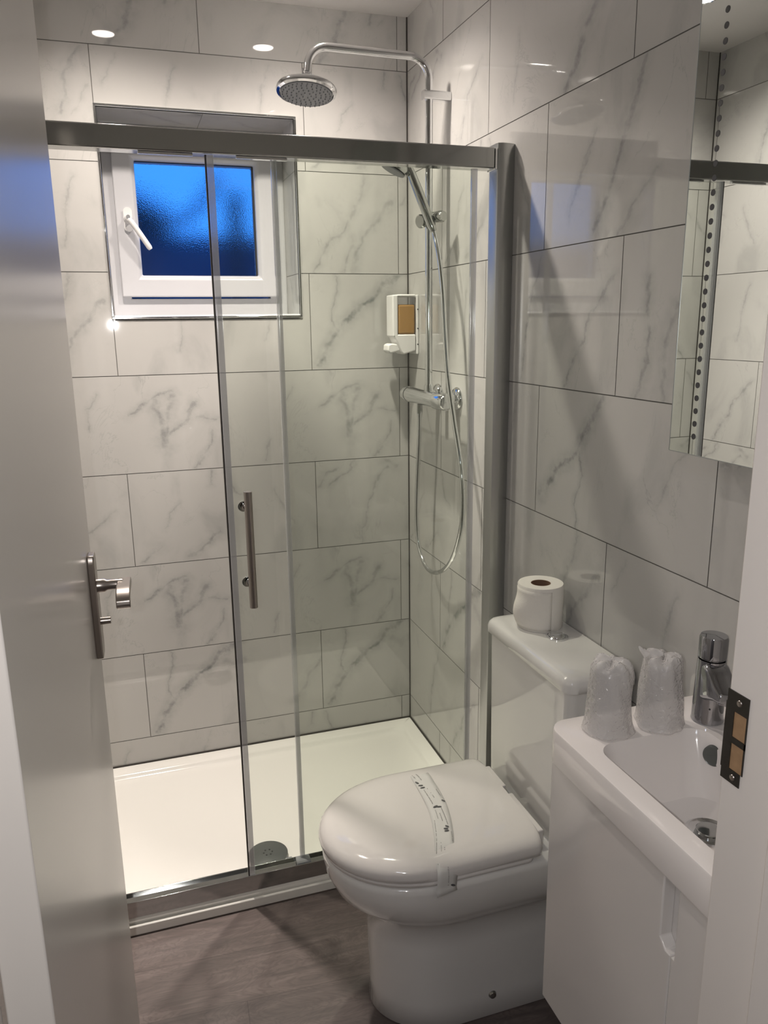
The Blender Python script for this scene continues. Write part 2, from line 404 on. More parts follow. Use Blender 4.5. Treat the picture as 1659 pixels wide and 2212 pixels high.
# back wall, u runs from the far end (x=XL) to the corner x=0
bt = {(7,-1):5,(7,0):6,(7,1):1,(6,0):6,(6,1):5,(6,2):1,(5,0):5,(5,1):1,(4,0):1,(4,1):3,(4,2):0,(3,0):2,(3,1):2,(2,0):3,(2,1):4,(2,2):3,(1,0):2,(1,1):2,(0,0):4,(0,1):0,(0,2):0,(-1,0):5,(-1,1):4}
offA = (-0.6354 - 0.6015) - XL; offB = (-0.9366 - 0.6015) - XL
bt2 = {}
for (k, c), v in bt.items(): bt2[(k, c)] = v
# remap: odd courses: c=0 starts left of the x=-0.635 joint; even courses: c=0 starts left of the x=-0.937 joint
tiled('wall_back', lambda u, w, z: (XL + u, -w, z), -XL, offA, offB,
      {(7,0):6,(7,1):6,(7,2):1,(6,0):6,(6,1):5,(6,2):4,(5,0):5,(5,1):1,(5,2):3,(4,0):1,(4,1):5,(4,2):0,(3,0):2,(3,1):2,(3,2):5,(2,0):3,(2,1):4,(2,2):3,
       (1,0):2,(1,1):2,(1,2):5,(0,0):9,(0,1):0,(0,2):0,(-1,0):5,(-1,1):4,(-1,2):5}, hole=(WX0 - XL, WX1 - XL, WZ0, WZ1), thick=0.30)
# right wall, u runs from the corner towards the camera (-y)
tiled('wall_right', lambda u, w, z: (-w, -u, z), 1.95, 0.2914 - 0.6015, 0.5934 - 0.6015,
      {(7,0):4,(7,1):5,(7,2):3,(6,0):3,(6,1):10,(6,2):5,(5,0):5,(5,1):4,(5,2):11,(4,0):5,(4,1):8,(4,2):9,(3,0):4,(3,1):5,(3,2):7,(3,3):3,
       (2,0):4,(2,1):1,(2,2):5,(1,0):9,(1,1):0,(1,2):3,(0,0):8,(0,1):0,(0,2):4,(-1,0):5,(-1,1):0}, thick=0.10)
tiled('wall_left', lambda u, w, z: (XL + w, -u, z), 1.95, 0.32 - 0.6015, 0.62 - 0.6015,
      {(5,1):1,(4,1):3,(3,1):0,(4,0):5,(5,0):4}, thick=0.10)

def struct(name, bm, mats, **k):
    o = link(name, bm, mats, **k); tag(o, kind='structure'); return o
# entrance wall with the door opening
bm = bmesh.new()
box(bm, XL, -1.0860, -2.10, YF, 0, ZC); box(bm, -0.33, 0.1, -2.10, YF, 0, ZC); box(bm, -1.0860, -0.33, -2.10, YF, 2.03, ZC)
struct('wall_front', bm, 'ceil')
struct('floor', B(-2.4, 0.10, -3.9, 0.30, -0.05, 0.0), 'floor')
struct('ceiling', B(-2.4, 0.10, -3.9, 0.30, ZC, ZC + 0.05), 'ceil')
# hallway outside the bathroom
struct('wall_hall_back', B(-2.4, 0.2, -3.95, -3.85, 0, ZC), 'hall')
struct('wall_hall_left', B(-2.45, -2.35, -3.9, -2.0, 0, ZC), 'hall')
struct('wall_hall_right', B(0.1, 0.2, -3.9, -1.9, 0, ZC), 'hall')
struct('wall_hall_side', B(-2.4, XL, -2.10, -2.0, 0, ZC), 'hall')
dh = struct('door_2', B(-1.55, -0.78, -3.85, -3.81, 0, 2.0), 'hallwood', bevel=0.003)
bm = bmesh.new()
for z0, z1 in ((0.2, 0.85), (1.05, 1.8)): box(bm, -1.45, -0.88, -3.812, -3.80, z0, z1)
link('door_panel', bm, 'hallwood', dh, bevel=0.004)

# corner and tray sealant lines, window trims
bm = bmesh.new(); box(bm, -0.0035, 0.0, -0.0035, 0.0, 0.045, ZC); struct('trim_1', bm, 'sealant')
bm = bmesh.new(); box(bm, XL, XL + 0.003, -0.003, 0.0, 0.045, ZC); struct('trim_2', bm, 'sealant')
bm = bmesh.new(); box(bm, XL + .003, -0.003, -0.004, 0.0, 0.040, 0.0455); box(bm, -0.004, 0.0, -0.76, -0.004, 0.040, 0.0455); struct('trim_3', bm, 'sealant')
t_ = 0.007
def wtrim(name, a):
    bm = bmesh.new(); box(bm, *a); struct(name, bm, 'chrome', bevel=0.002)
wtrim('trim_4', (WX0 - t_, WX1 + t_, -0.004, 0.006, WZ1, WZ1 + t_))
wtrim('trim_5', (WX0 - t_, WX1 + t_, -0.004, 0.006, WZ0 - t_, WZ0))
wtrim('trim_6', (WX0 - t_, WX0, -0.004, 0.006, WZ0, WZ1))
wtrim('trim_7', (WX1, WX1 + t_, -0.004, 0.006, WZ0, WZ1))

# window reveal: tiled cheeks and head, white sill
bm = bmesh.new(); uvl = bm.loops.layers.uv.new('UVMap')
def rq(pts, mi, pr=5, uo=0.1):
    f = bm.faces.new([bm.verts.new(p) for p in pts]); f.material_index = 0 if mi else 1 + pr
    for l, q in zip(f.loops, ((uo, .02), (uo + .2, .02), (uo + .2, .28), (uo, .28))): l[uvl].uv = (q[0] + 0.7 * pr, q[1])
zs = [WZ0, 1.644 - .001, 1.644 + .001, 1.946 - .001, 1.946 + .001, WZ1]
for X, mm in ((WX0 + 0.001, 1), (WX1 - 0.001, -1)):
    for i, (a, b) in enumerate(zip(zs, zs[1:])):
        rq([(X, 0.006, a), (X, WD, a), (X, WD, b), (X, 0.006, b)], i % 2, (5, 3, 1, 5, 4)[i])
xs = [WX0, -0.636, -0.634, WX1]
for i, (a, b) in enumerate(zip(xs, xs[1:])):
    rq([(a, 0.006, WZ1 - .001), (b, 0.006, WZ1 - .001), (b, WD, WZ1 - .001), (a, WD, WZ1 - .001)], i % 2, (11, 5, 4)[i], 0.02)
struct('trim_8', bm, ['grout'] + TILES)
struct('trim_9', B(WX0, WX1, 0.0, WD, WZ0 - 0.012, WZ0 + 0.004), 'upvc', bevel=0.002)

# ------------------------------------------------------------------ window_1
win = empty('window_1', (-0.65, WD, WZ0), None, None); tag(win, kind='structure')
def pframe(bm, x0, x1, z0, z1, w, y0, y1, b=0.0):
    """picture frame with square section; b slopes the inner lip"""
    L = []
    for (i, y) in ((0, y1), (0, y0), (w - b, y0), (w, y0 + b if b else y0), (w, y1)):
        L.append([(x0 + i, y, z0 + i), (x1 - i, y, z0 + i), (x1 - i, y, z1 - i), (x0 + i, y, z1 - i)])
    rings(bm, L + [L[0]], False, False)
    bmesh.ops.remove_doubles(bm, verts=bm.verts, dist=1e-5)
bm = bmesh.new(); pframe(bm, WX0, WX1, WZ0, WZ1, 0.058, WD - 0.012, WD + 0.06)
link('window_frame', bm, 'upvc', win, bevel=0.003)
bm = bmesh.new(); pframe(bm, WX0 + 0.030, WX1 - 0.030, WZ0 + 0.063, WZ1 - 0.036, 0.067, WD - 0.030, WD + 0.05, 0.012)
sash = link('window_sash', bm, 'upvc', win, bevel=0.004, seg=3)
bm = bmesh.new(); pframe(bm, -0.8395, -0.4630, 1.6430, 1.9930, 0.005, WD - 0.004, WD + 0.012)
link('glazing_gasket', bm, 'sealant', sash)
link('window_pane', B(-0.838, -0.4645, WD + 0.004, WD + 0.010, 1.6445, 1.9915), 'frosted', win)
hd = bmesh.new(); hy = WD - 0.030
lathe(hd, (-0.866, hy, 1.812), (0, -1, 0), [(0.0, 0), (0.013, 0), (0.013, 0.010), (0.011, 0.014), (0.0, 0.0145)])
rings(hd, [[Vector((p.x, hy - d, p.y)) for p in rrect(-0.879, -0.853, 1.776, 1.848, 0.012)] for d in (0, 0.008)])
hnd = link('window_handle', hd, 'plastic', sash, smooth=True)
hd = bmesh.new()
tube(hd, smooth_path([(-0.866, hy - 0.016, 1.812), (-0.866, hy - 0.030, 1.811), (-0.855, hy - 0.036, 1.798), (-0.832, hy - 0.036, 1.763), (-0.806, hy - 0.033, 1.722)], 5), [0.010] * 8 + [0.0085] * 12 + [0.006])
link('handle_grip', hd, 'plastic', hnd, smooth=True)
hd = bmesh.new(); lathe(hd, (-0.866, hy - 0.036, 1.816), (0, -1, 0), [(0.0, 0), (0.006, 0), (0.006, 0.006), (0, 0.006)], 16)
link('handle_button', hd, 'grey_plastic', hnd, smooth=True)

# ------------------------------------------------------------------ outside
bm = bmesh.new(); rings(bm, [[(x, y, z) for x, z in ((-3.2, -3.0), (-0.35, -3.0), (-0.35, 2.60), (-0.9, 2.86), (-3.2, 2.86))] for y in (6.0, 9.0)])
o = link('neighbouring_house', bm, 'outside_dark')
tag(o, 'dark silhouette of a house beyond the frosted window pane', 'house')
o = link('garden_fence', B(-3.0, 2.2, 3.4, 3.45, -3.0, 2.10), 'outside_mid')
tag(o, 'dark fence across the lower part of the window view', 'fence')
bm = bmesh.new(); tube(bm, [(-0.10, 3.2, -3.0), (-0.10, 3.2, 2.36)], 0.05, 12)
o = link('utility_pole', bm, 'outside_dark', smooth=True); tag(o, 'thin dark post standing up before the blue dusk sky', 'post')
bm = bmesh.new(); tube(bm, smooth_path([(-0.90, 3.3, -3.0), (-0.80, 3.3, 1.5), (-0.62, 3.3, 2.10), (-0.42, 3.3, 2.20), (-0.26, 3.3, 2.36), (-0.18, 3.3, 2.5)], 4), [0.03] * 20 + [0.012], 8)
o = link('tree_branch', bm, 'outside_dark', smooth=True); tag(o, 'dark slanting branch rising above the fence outside', 'branch')

# ------------------------------------------------------------------ downlights
for i, (x, y) in enumerate(DOWN):
    r = empty('ceiling_downlight', (x, y, ZC), ('lit recessed ceiling spotlight over the shower, on the window side away from the riser', 'lit recessed ceiling spotlight over the shower, nearer the overhead shower arm')[i], 'ceiling light', 'recessed spotlights over the shower')
    bm = bmesh.new(); lathe(bm, (x, y, ZC), (0, 0, -1), [(0.034, 0.0), (0.045, 0.0), (0.045, 0.003), (0.036, 0.006), (0.034, 0.004), (0.034, 0.0)], 32, False)
    link('bezel', bm, 'chrome', r, smooth=True)
    bm = bmesh.new(); lathe(bm, (x, y, ZC), (0, 0, -1), [(0.0, 0.0), (0.033, 0.0), (0.033, 0.002), (0.0, 0.002)], 32, False)
    bmesh.ops.remove_doubles(bm, verts=bm.verts, dist=1e-5)
    link('lamp', bm, 'lamp', r, label='glowing lamp face')

# ------------------------------------------------------------------ shower tray
TZ = 0.0416; TY = -0.7465
tray = empty('shower_tray', (-0.6, -0.376, 0.0), 'cream white low shower tray filling the tiled alcove under the window', 'shower tray')
bm = bmesh.new()
x0, x1, y0, y1 = XL + 0.001, -0.001, TY, -0.001
prof = [(0, 0.0), (0, 0.010), (0.001, 0.018), (0.0, 0.020), (0.0, 0.036), (0.004, TZ), (0.042, TZ), (0.047, TZ - 0.001), (0.053, TZ - 0.006), (0.058, TZ - 0.013), (0.066, TZ - 0.016), (0.09, TZ - 0.017)]
rings(bm, [rrect(x0 + d, x1 - d, y0 + d, y1 - d, 0.004 if d < 0.05 else 0.045, 6, z) for d, z in prof])
link('tray_body', bm, 'acrylic', tray, smooth=True, angle=50)
bm = bmesh.new(); box(bm, XL + 0.001, -0.001, TY - 0.0105, TY - 0.0003, 0.0, 0.028)
link('tray_plinth', bm, 'acrylic', tray, bevel=0.003)
wst = (-0.648, -0.602)
bm = bmesh.new(); lathe(bm, (wst[0], wst[1], TZ - 0.017), (0, 0, 1), [(0.0, 0), (0.046, 0), (0.054, 0.004), (0.0555, 0.013), (0.052, 0.0155), (0.0, 0.0175)], 40)
wp = link('waste_cover', bm, 'waste', tray, smooth=True, label='round chrome waste cover')
bm = bmesh.new()
for k in range(6):
    a = 2 * PI * k / 6
    lathe(bm, (wst[0] + 0.012 * math.cos(a), wst[1] + 0.012 * math.sin(a), TZ + 0.0001), (0, 0, 1), [(0.0, 0), (0.0025, 0), (0.0025, 0.0008), (0, 0.0008)], 10)
link('drain_hole', bm, 'hole', wp)
link('waste_clip', B(-0.606, -0.588, -0.660, -0.644, TZ - 0.016, TZ + 0.003), 'grey_plastic', wp, bevel=0.002)

# ------------------------------------------------------------------ shower enclosure
enc = empty('shower_enclosure', (-0.6, -0.725, TZ), 'chrome framed sliding shower screen with clear glass standing on the shower tray', 'shower screen')
RZ0, RZ1 = 1.838, 1.884
link('top_rail', B(XL + 0.05, -0.052, -0.742, -0.700, RZ0, RZ1), 'rail', enc, bevel=0.003)
bm = bmesh.new(); box(bm, -0.0515, -0.0455, -0.7425, -0.699, RZ0 - 0.002, RZ1 - 0.001); link('rail_end_cap', bm, 'chrome', enc, bevel=0.001)
bm = bmesh.new(); box(bm, XL + 0.001, -0.046, -0.744, -0.741, TZ + .0003, 0.088); box(bm, XL + 0.001, -0.046, -0.741, -0.698, TZ + .0003, 0.075); box(bm, XL + 0.001, -0.046, -0.701, -0.698, TZ + .0003, 0.082)
link('bottom_track', bm, 'rail', enc, bevel=0.001)
def jamb(xa, xb, nm):
    bm = bmesh.new(); L = []
    pts = [(xa, -0.700), (xa, -0.738)] + [(xa + (xb - xa) * (.03 + .97 * k / 10), -0.7405 - 0.006 * math.sin(PI * min(1, .12 + .88 * k / 10) )) for k in range(11)] + [(xb, -0.700)]
    rings(bm, [[(x, y, z) for x, y in pts] for z in (TZ + .0003, 1.894)])
    return link(nm, bm, 'profile', enc, smooth=True, angle=30)
jamb(-0.046, -0.0005, 'wall_profile'); jamb(XL + 0.05, XL + 0.0005, 'wall_profile')
fp = link('fixed_panel', B(-0.572, -0.044, -0.715, -0.709, 0.070, RZ0 + 0.01), 'glass', enc, label='clear glass of the fixed panel')
link('edge_seal', B(-0.577, -0.565, -0.717, -0.707, 0.078, RZ0 - 0.001), 'seal', fp, bevel=0.001)
dr = link('sliding_door', B(-0.714, -0.098, -0.736, -0.730, 0.086, RZ0 - 0.002), 'glass', enc, label='clear glass of the sliding door')
link('door_edge_seal', B(-0.7175, -0.703, -0.739, -0.727, 0.082, RZ0 - 0.002), 'seal', dr, bevel=0.001)
link('magnetic_strip', B(-0.7205, -0.7176, -0.738, -0.728, 0.082, RZ0 - 0.002), 'sealant', dr)
link('door_back_seal', B(-0.108, -0.094, -0.738, -0.728, 0.082, RZ0 - 0.002), 'seal', dr, bevel=0.001)
bm = bmesh.new(); tube(bm, [(-0.674, -0.775, 0.838), (-0.674, -0.775, 1.118)], 0.0095, 20)
hb = link('door_handle', bm, 'steel', dr, smooth=True, label='round bar handle of brushed steel')
for z in (0.888, 1.074):
    bm = bmesh.new(); tube(bm, [(-0.676, -0.770, z), (-0.676, -0.740, z)], 0.0055, 12); lathe(bm, (-0.676, -0.736, z), (0, -1, 0), [(0, 0), (0.0095, 0), (0.0095, 0.005), (0, 0.005)], 20)
    link('handle_mount', bm, 'chrome', hb, smooth=True)
    bm = bmesh.new(); lathe(bm, (-0.680, -0.730, z), (0, 1, 0), [(0, 0), (0.0125, 0), (0.0125, 0.006), (0.008, 0.010), (0, 0.010)], 20)
    link('mount_knob', bm, 'chrome', hb, smooth=True)
for x in (-0.80, -0.60, -0.30):
    bm = bmesh.new(); box(bm, x - 0.055, x + 0.055, -0.739, -0.727, RZ0 - 0.006, RZ0 - 0.0005)
    if x != -0.30: link('roller_guide', bm, 'chrome', enc, bevel=0.001)
    else: bm.free()
link('guide_block', B(-0.590, -0.552, -0.738, -0.706, 0.076, 0.089), 'grey_plastic', enc, bevel=0.003)

# ------------------------------------------------------------------ shower column
RX, RY = -0.062, -0.344
col = empty('shower_column', (0.0, RY, 1.27), 'chrome thermostatic bar valve with riser pipe and overhead arm on the tiled wall', 'shower')
pts = [(RX, RY, 1.285), (RX, RY, 2.13)]
for k in range(1, 9):
    a = PI / 2 * k / 8; pts.append((RX - 0.055 * (1 - math.cos(a)), RY, 2.13 + 0.055 * math.sin(a)))
pts.append((-0.345, RY, 2.188))
for k in range(1, 9):
    a = PI / 2 * k / 8; pts.append((-0.345 - 0.055 * math.sin(a), RY, 2.188 - 0.055 * (1 - math.cos(a))))
pts.append((-0.401, RY, 2.125))
bm = bmesh.new(); tube(bm, pts, 0.0105, 20); link('riser_pipe', bm, 'chrome', col, smooth=True)
bm = bmesh.new(); rings(bm, [[(x, RY + q.x, 2.092 + q.y) for q in rrect(-0.013, 0.013, -0.012, 0.012, 0.006)] for x in (-0.080, -0.001)])
link('wall_bracket', bm, 'chrome', col, smooth=True, angle=50)
# overhead rose, tilted
tl = Vector((-0.10, -0.16, -1)).normalized(); hc = Vector((-0.404, RY, 2.092))
bm = bmesh.new()
lathe(bm, hc - tl * 0.040, tl, [(0.0, 0), (0.013, 0), (0.013, 0.012), (0.010, 0.014), (0.0165, 0.017), (0.0165, 0.034), (0.020, 0.038), (0.070, 0.044), (0.078, 0.048), (0.0795, 0.053), (0.0775, 0.059), (0.071, 0.062), (0.069, 0.058), (0.0, 0.058)], 48)
hd = link('shower_head', bm, 'chrome', col, smooth=True, label='round overhead shower rose')
bm = bmesh.new(); lathe(bm, hc - tl * 0.040, tl, [(0.0, 0.059), (0.068, 0.059), (0.0675, 0.0635), (0.0, 0.0645)], 48)
fc = link('spray_face', bm, 'grey_plastic', hd, smooth=True, label='grey rubber spray face')
bm = bmesh.new(); u_, v_, d_ = frame_of(tl)
for rr, n in ((0.013, 6), (0.026, 12), (0.039, 18), (0.051, 24), (0.062, 30)):
    for k in range(n):
        a = 2 * PI * k / n + rr * 40; c = hc + tl * 0.024 + (u_ * math.cos(a) + v_ * math.sin(a)) * rr
        lathe(bm, c, tl, [(0.0019, 0), (0.0012, 0.0032)], 6)
o = link('spray_nozzles', bm, 'grey_plastic', fc, smooth=True); o['kind'] = 'stuff'
# bar valve
VX, VZ = -0.062, 1.268
bm = bmesh.new(); lathe(bm, (VX, -0.185, VZ), (0, -1, 0), [(0, 0), (0.0235, 0.0), (0.0235, 0.22), (0, 0.22)], 28); vb = link('bar_valve', bm, 'chrome', col, smooth=True)
bm = bmesh.new(); lathe(bm, (VX, -0.183, VZ), (0, 1, 0), [(0, 0), (0.0245, 0.001), (0.0250, 0.012), (0.0235, 0.034), (0.016, 0.045), (0, 0.048)], 28); link('flow_knob', bm, 'chrome', vb, smooth=True)
bm = bmesh.new(); lathe(bm, (VX, -0.407, VZ), (0, -1, 0), [(0, 0), (0.0250, 0.001), (0.0262, 0.006), (0.0250, 0.012), (0.0242, 0.068), (0.019, 0.075), (0, 0.076)], 28); link('temperature_knob', bm, 'chrome', vb, smooth=True)
bm = bmesh.new(); tube(bm, [(VX, -0.425, VZ + 0.018), (VX, -0.425, VZ + 0.031)], 0.006, 12); lathe(bm, (VX, -0.425, VZ + 0.029), (0, 0, 1), [(0, 0), (0.010, 0), (0.010, 0.006), (0.006, 0.010), (0, 0.010)], 16); link('diverter_button', bm, 'chrome', vb, smooth=True)
for y in (-0.272, -0.418):
    bm = bmesh.new(); lathe(bm, (-0.0005, y, VZ + 0.004), (-1, 0, 0), [(0, 0), (0.033, 0), (0.033, 0.004), (0.028, 0.010), (0.015, 0.013), (0.015, 0.050), (0, 0.050)], 32); link('wall_flange', bm, 'chrome', col, smooth=True)
bm = bmesh.new(); tube(bm, [(VX, -0.266, VZ - 0.016), (VX, -0.266, VZ - 0.052)], [0.0095, 0.0095], 6); lathe(bm, (VX, -0.266, VZ - 0.052), (0, 0, -1), [(0.0085, 0), (0.0085, 0.012), (0, 0.012)], 16, False); link('hose_outlet', bm, 'chrome', vb, smooth=True, angle=30)
bm = bmesh.new(); tube(bm, [(RX, RY, VZ + 0.017), (RX, RY, VZ + 0.040)], 0.0135, 20); link('riser_collar', bm, 'chrome', col, smooth=True)
# slider holder
SZ = 1.772
bm = bmesh.new(); lathe(bm, (RX, RY, SZ - 0.019), (0, 0, 1), [(0.0, 0), (0.0165, 0), (0.0165, 0.038), (0, 0.038)], 24)
sl = link('slider_holder', bm, 'rail', col, smooth=True)
bm = bmesh.new(); lathe(bm, (RX - 0.012, RY, SZ - 0.004), (-0.9, -0.5, -0.15), [(0, 0), (0.010, 0.0), (0.018, 0.006), (0.019, 0.020), (0.015, 0.024), (0, 0.024)], 24); link('clamp_knob', bm, 'rail', sl, smooth=True)
bm = bmesh.new(); lathe(bm, (RX, RY - 0.012, SZ + 0.002), (0.35, -1, 0), [(0, 0), (0.012, 0.0), (0.015, 0.020), (0.016, 0.048), (0.013, 0.056), (0, 0.056)], 24); link('holder_cup', bm, 'rail', sl, smooth=True)

# ------------------------------------------------------------------ hand shower with hose
hs = empty('hand_shower', (-0.085, -0.385, 1.76), 'chrome hand shower with silver hose clipped to the riser pipe slider', 'hand shower')
hA = Vector((-0.066, -0.392, 1.735)); hBp = Vector((-0.128, -0.362, 1.903))
bm = bmesh.new(); tube(bm, [hA, hA.lerp(hBp, .1), hA.lerp(hBp, .5), hA.lerp(hBp, .9), hBp], [0.009, 0.0125, 0.0135, 0.0125, 0.010], 20); link('grip', bm, 'rail', hs, smooth=True)
hn = Vector((-0.45, 0.10, -0.9)).normalized(); hcn = Vector((-0.166, -0.352, 1.904))
bm = bmesh.new(); lathe(bm, hcn - hn * 0.010, hn, [(0, 0), (0.030, 0.0), (0.040, 0.004), (0.042, 0.010), (0.040, 0.018), (0, 0.020)], 36)
hh_ = link('spray_head', bm, 'rail', hs, smooth=True)
bm = bmesh.new(); lathe(bm, hcn + hn * 0.0095, hn, [(0, 0), (0.035, 0), (0.034, 0.003), (0, 0.0035)], 32); link('spray_plate', bm, 'grey_plastic', hh_, smooth=True)
hose = [(-0.062, -0.266, 1.206), (-0.062, -0.262, 1.13), (-0.063, -0.247, 0.985), (-0.064, -0.245, 0.865), (-0.064, -0.268, 0.785), (-0.064, -0.332, 0.738), (-0.064, -0.415, 0.745), (-0.063, -0.505, 0.795), (-0.062, -0.565, 0.87), (-0.062, -0.600, 0.965), (-0.062, -0.590, 1.09), (-0.062, -0.535, 1.225), (-0.062, -0.49, 1.345), (-0.062, -0.467, 1.46), (-0.062, -0.449, 1.575), (-0.063, -0.422, 1.67), tuple(hA + Vector((0.002, -0.003, -0.012))), tuple(hA)]
bm = bmesh.new(); tube(bm, smooth_path(hose, 8), 0.0068, 12); link('hose', bm, 'chrome', hs, smooth=True, label='flexible silver shower hose')

# ------------------------------------------------------------------ soap dispenser
sd = empty('soap_dispenser', (0.0, -0.065, 1.389), 'white wall soap dispenser with amber liquid near the tiled shower corner', 'soap dispenser')
link('backplate', B(-0.008, -0.0005, -0.099, -0.029, 1.389, 1.575), 'plastic', sd, bevel=0.002)
for z in (1.42, 1.47, 1.53):
    bm = bmesh.new(); lathe(bm, (-0.004, -0.0992, z), (0, -1, 0), [(0, 0), (0.0022, 0), (0.0022, 0.0006), (0, 0.0006)], 10); link('screw', bm, 'hole', sd)
bm = bmesh.new(); box(bm, -0.088, -0.070, -0.097, -0.031, 1.445, 1.575); box(bm, -0.072, -0.010, -0.097, -0.031, 1.569, 1.577)
rings(bm, [[(x, y, z) for x, z in ((-0.086, 1.452), (-0.010, 1.452), (-0.010, 1.400), (-0.052, 1.388), (-0.062, 1.398), (-0.072, 1.425))] for y in (-0.097, -0.031)])
sb = link('dispenser_case', bm, 'plastic', sd, bevel=0.004)
link('reservoir', B(-0.0695, -0.012, -0.0955, -0.033, 1.4525, 1.545), 'liquid', sd, bevel=0.006, seg=3, label='amber soap reservoir')
link('reservoir_top', B(-0.0690, -0.0125, -0.095, -0.0335, 1.5455, 1.5685), 'cup', sd)
bm = bmesh.new(); rings(bm, [[(x, y, z) for x, z in ((-0.060, 1.420), (-0.060, 1.400), (-0.095, 1.392), (-0.104, 1.400), (-0.102, 1.420), (-0.090, 1.424))] for y in (-0.090, -0.040)])
link('push_lever', bm, 'plastic', sd, bevel=0.004)

# ------------------------------------------------------------------ toilet
TYC = -1.132
wc = empty('toilet', (-0.3, TYC, 0.0), 'white close coupled toilet with closed lid beside the shower screen', 'toilet')
bm = bmesh.new()
secs = [(0.0, -0.505, 0.122, .17), (0.004, -0.510, 0.125, .17), (0.06, -0.508, 0.123, .17), (0.20, -0.512, 0.120, .17), (0.262, -0.515, 0.122, .17), (0.276, -0.530, 0.134, .18), (0.292, -0.555, 0.150, .19), (0.32, -0.583, 0.163, .20), (0.36, -0.601, 0.172, .20), (0.392, -0.606, 0.175, .20), (0.402, -0.604, 0.174, .20), (0.407, -0.598, 0.169, .20)]
rings(bm, [dshape(-0.012, xf, TYC, hw, z, fr, 0.012) for z, xf, hw, fr in secs])
pan = link('pan', bm, 'porcelain', wc, smooth=True, angle=60)
bm = bmesh.new(); lathe(bm, (-0.268, TYC - 0.1205, 0.055), (0, -1, 0), [(0.010, 0), (0.010, 0.002), (0.007, 0.007), (0, 0.009)], 20); link('fixing_cap', bm, 'rail', pan, smooth=True, label='small chrome fixing cap')
bm = bmesh.new(); rings(bm, [dshape(-0.200, -0.606 - d, TYC, 0.173 + d, z, .20, .02) for z, d in ((0.4085, -0.004), (0.411, 0.0), (0.417, 0.001), (0.4205, -0.003))]); link('seat', bm, 'gloss_white', wc, smooth=True, angle=60)
bm = bmesh.new(); rings(bm, [dshape(-0.182, xf, TYC, hw, z, .205, .018) for z, xf, hw in ((0.4215, -0.606, .170), (0.4235, -0.611, .1755), (0.432, -0.613, .177), (0.441, -0.611, .1755), (0.4485, -0.606, .171), (0.4545, -0.596, .162), (0.4585, -0.580, .149), (0.4605, -0.555, .128), (0.4612, -0.48, .08))])
lid = link('lid', bm, 'gloss_white', wc, smooth=True, angle=60)
for ya, yb in ((-1.262, -1.118), (-1.088, -1.000)):
    link('hinge', B(-0.174, -0.160, ya, yb, 0.4085, 0.446), 'gloss_white', wc, bevel=0.003)
bm = bmesh.new()
rings(bm, [rrect(-0.150 + d, -0.004, -1.316 + d, -0.958 - d, .02, 6, z, rs=[.004, .022, .022, .004]) for z, d in ((0.4075, 0.008), (0.42, 0.004), (0.60, 0.002), (0.776, 0.0))]); cs = link('cistern', bm, 'porcelain', wc, smooth=True, angle=60)
bm = bmesh.new()
rings(bm, [rrect(-0.158 + d, -0.003, -1.324 + d, -0.950 - d, .02, 8, z, rs=[.004, .026, .026, .004]) for z, d in ((0.7785, 0.004), (0.781, 0.0), (0.796, 0.0), (0.804, 0.0025), (0.809, 0.007), (0.8115, 0.014), (0.812, 0.03))]); cl = link('cistern_lid', bm, 'porcelain', wc, smooth=True, angle=60)
fb = (-0.064, -1.122, 0.8115)
bm = bmesh.new(); lathe(bm, fb, (0, 0, 1), [(0, 0), (0.0245, 0), (0.0245, 0.003), (0.021, 0.005), (0.020, 0.003), (0, 0.003)], 36); fl = link('flush_button', bm, 'chrome', cl, smooth=True)
for s in (-1, 1):
    bm = bmesh.new(); P_ = [Vector((fb[0] + 0.0185 * math.cos(a) , fb[1] + s * 0.001 + 0.0185 * math.sin(a), 0)) for a in [s * PI * k / 12 for k in range(13)]]
    rings(bm, [[(p.x, p.y, z) for p in P_] for z in (fb[2] + 0.003, fb[2] + 0.006)]); link('flush_key', bm, 'chrome', fl, bevel=0.001)

# paper strip across the lid
def lid_z(x, y):
    """height of the lid surface under a point (piecewise over the lid profile)"""
    q = abs(y - TYC); e = max(0.0, q - 0.08) / 0.097
    return 0.4612 - 0.001 * (e > 0) - 0.040 * max(0.0, e) ** 4.2 if q < .1765 else 0.4215
st = empty('paper_strip', (-0.36, -1.14, 0.462), 'printed paper hygiene band laid across the closed toilet lid', 'paper band')
ctr = []
edge = [(-0.343, -0.964), (-0.345, -1.05), (-0.352, -1.14), (-0.372, -1.22), (-0.392, -1.275)]
bm = bmesh.new(); rows = []
path = smooth_path([(x, y, 0) for x, y in edge], 8)
full = [(p.x, p.y, lid_z(p.x, p.y) + 0.0022) for p in path]
full += [(-0.396, -1.2935, 0.452), (-0.398, -1.3045, 0.445), (-0.400, -1.3108, 0.435), (-0.401, -1.3118, 0.424), (-0.402, -1.3118, 0.412), (-0.403, -1.3125, 0.404), (-0.403, -1.316, 0.396)]
HWS = 0.023
for i, p in enumerate(full):
    wob = 0.0006 * math.sin(i * 1.3)
    rows.append([bm.verts.new((p[0] + s * HWS, p[1] + s * 0.004, p[2] + wob * s)) for s in (-1, -.5, 0, .5, 1)])
for a, b in zip(rows, rows[1:]):
    for i in range(4): bm.faces.new((a[i], a[i + 1], b[i + 1], b[i]))
sheet = link('band_sheet', bm, 'strip', st, smooth=True)
sm = sheet.modifiers.new('thickness', 'SOLIDIFY'); sm.thickness = 0.0003; sm.offset = 1
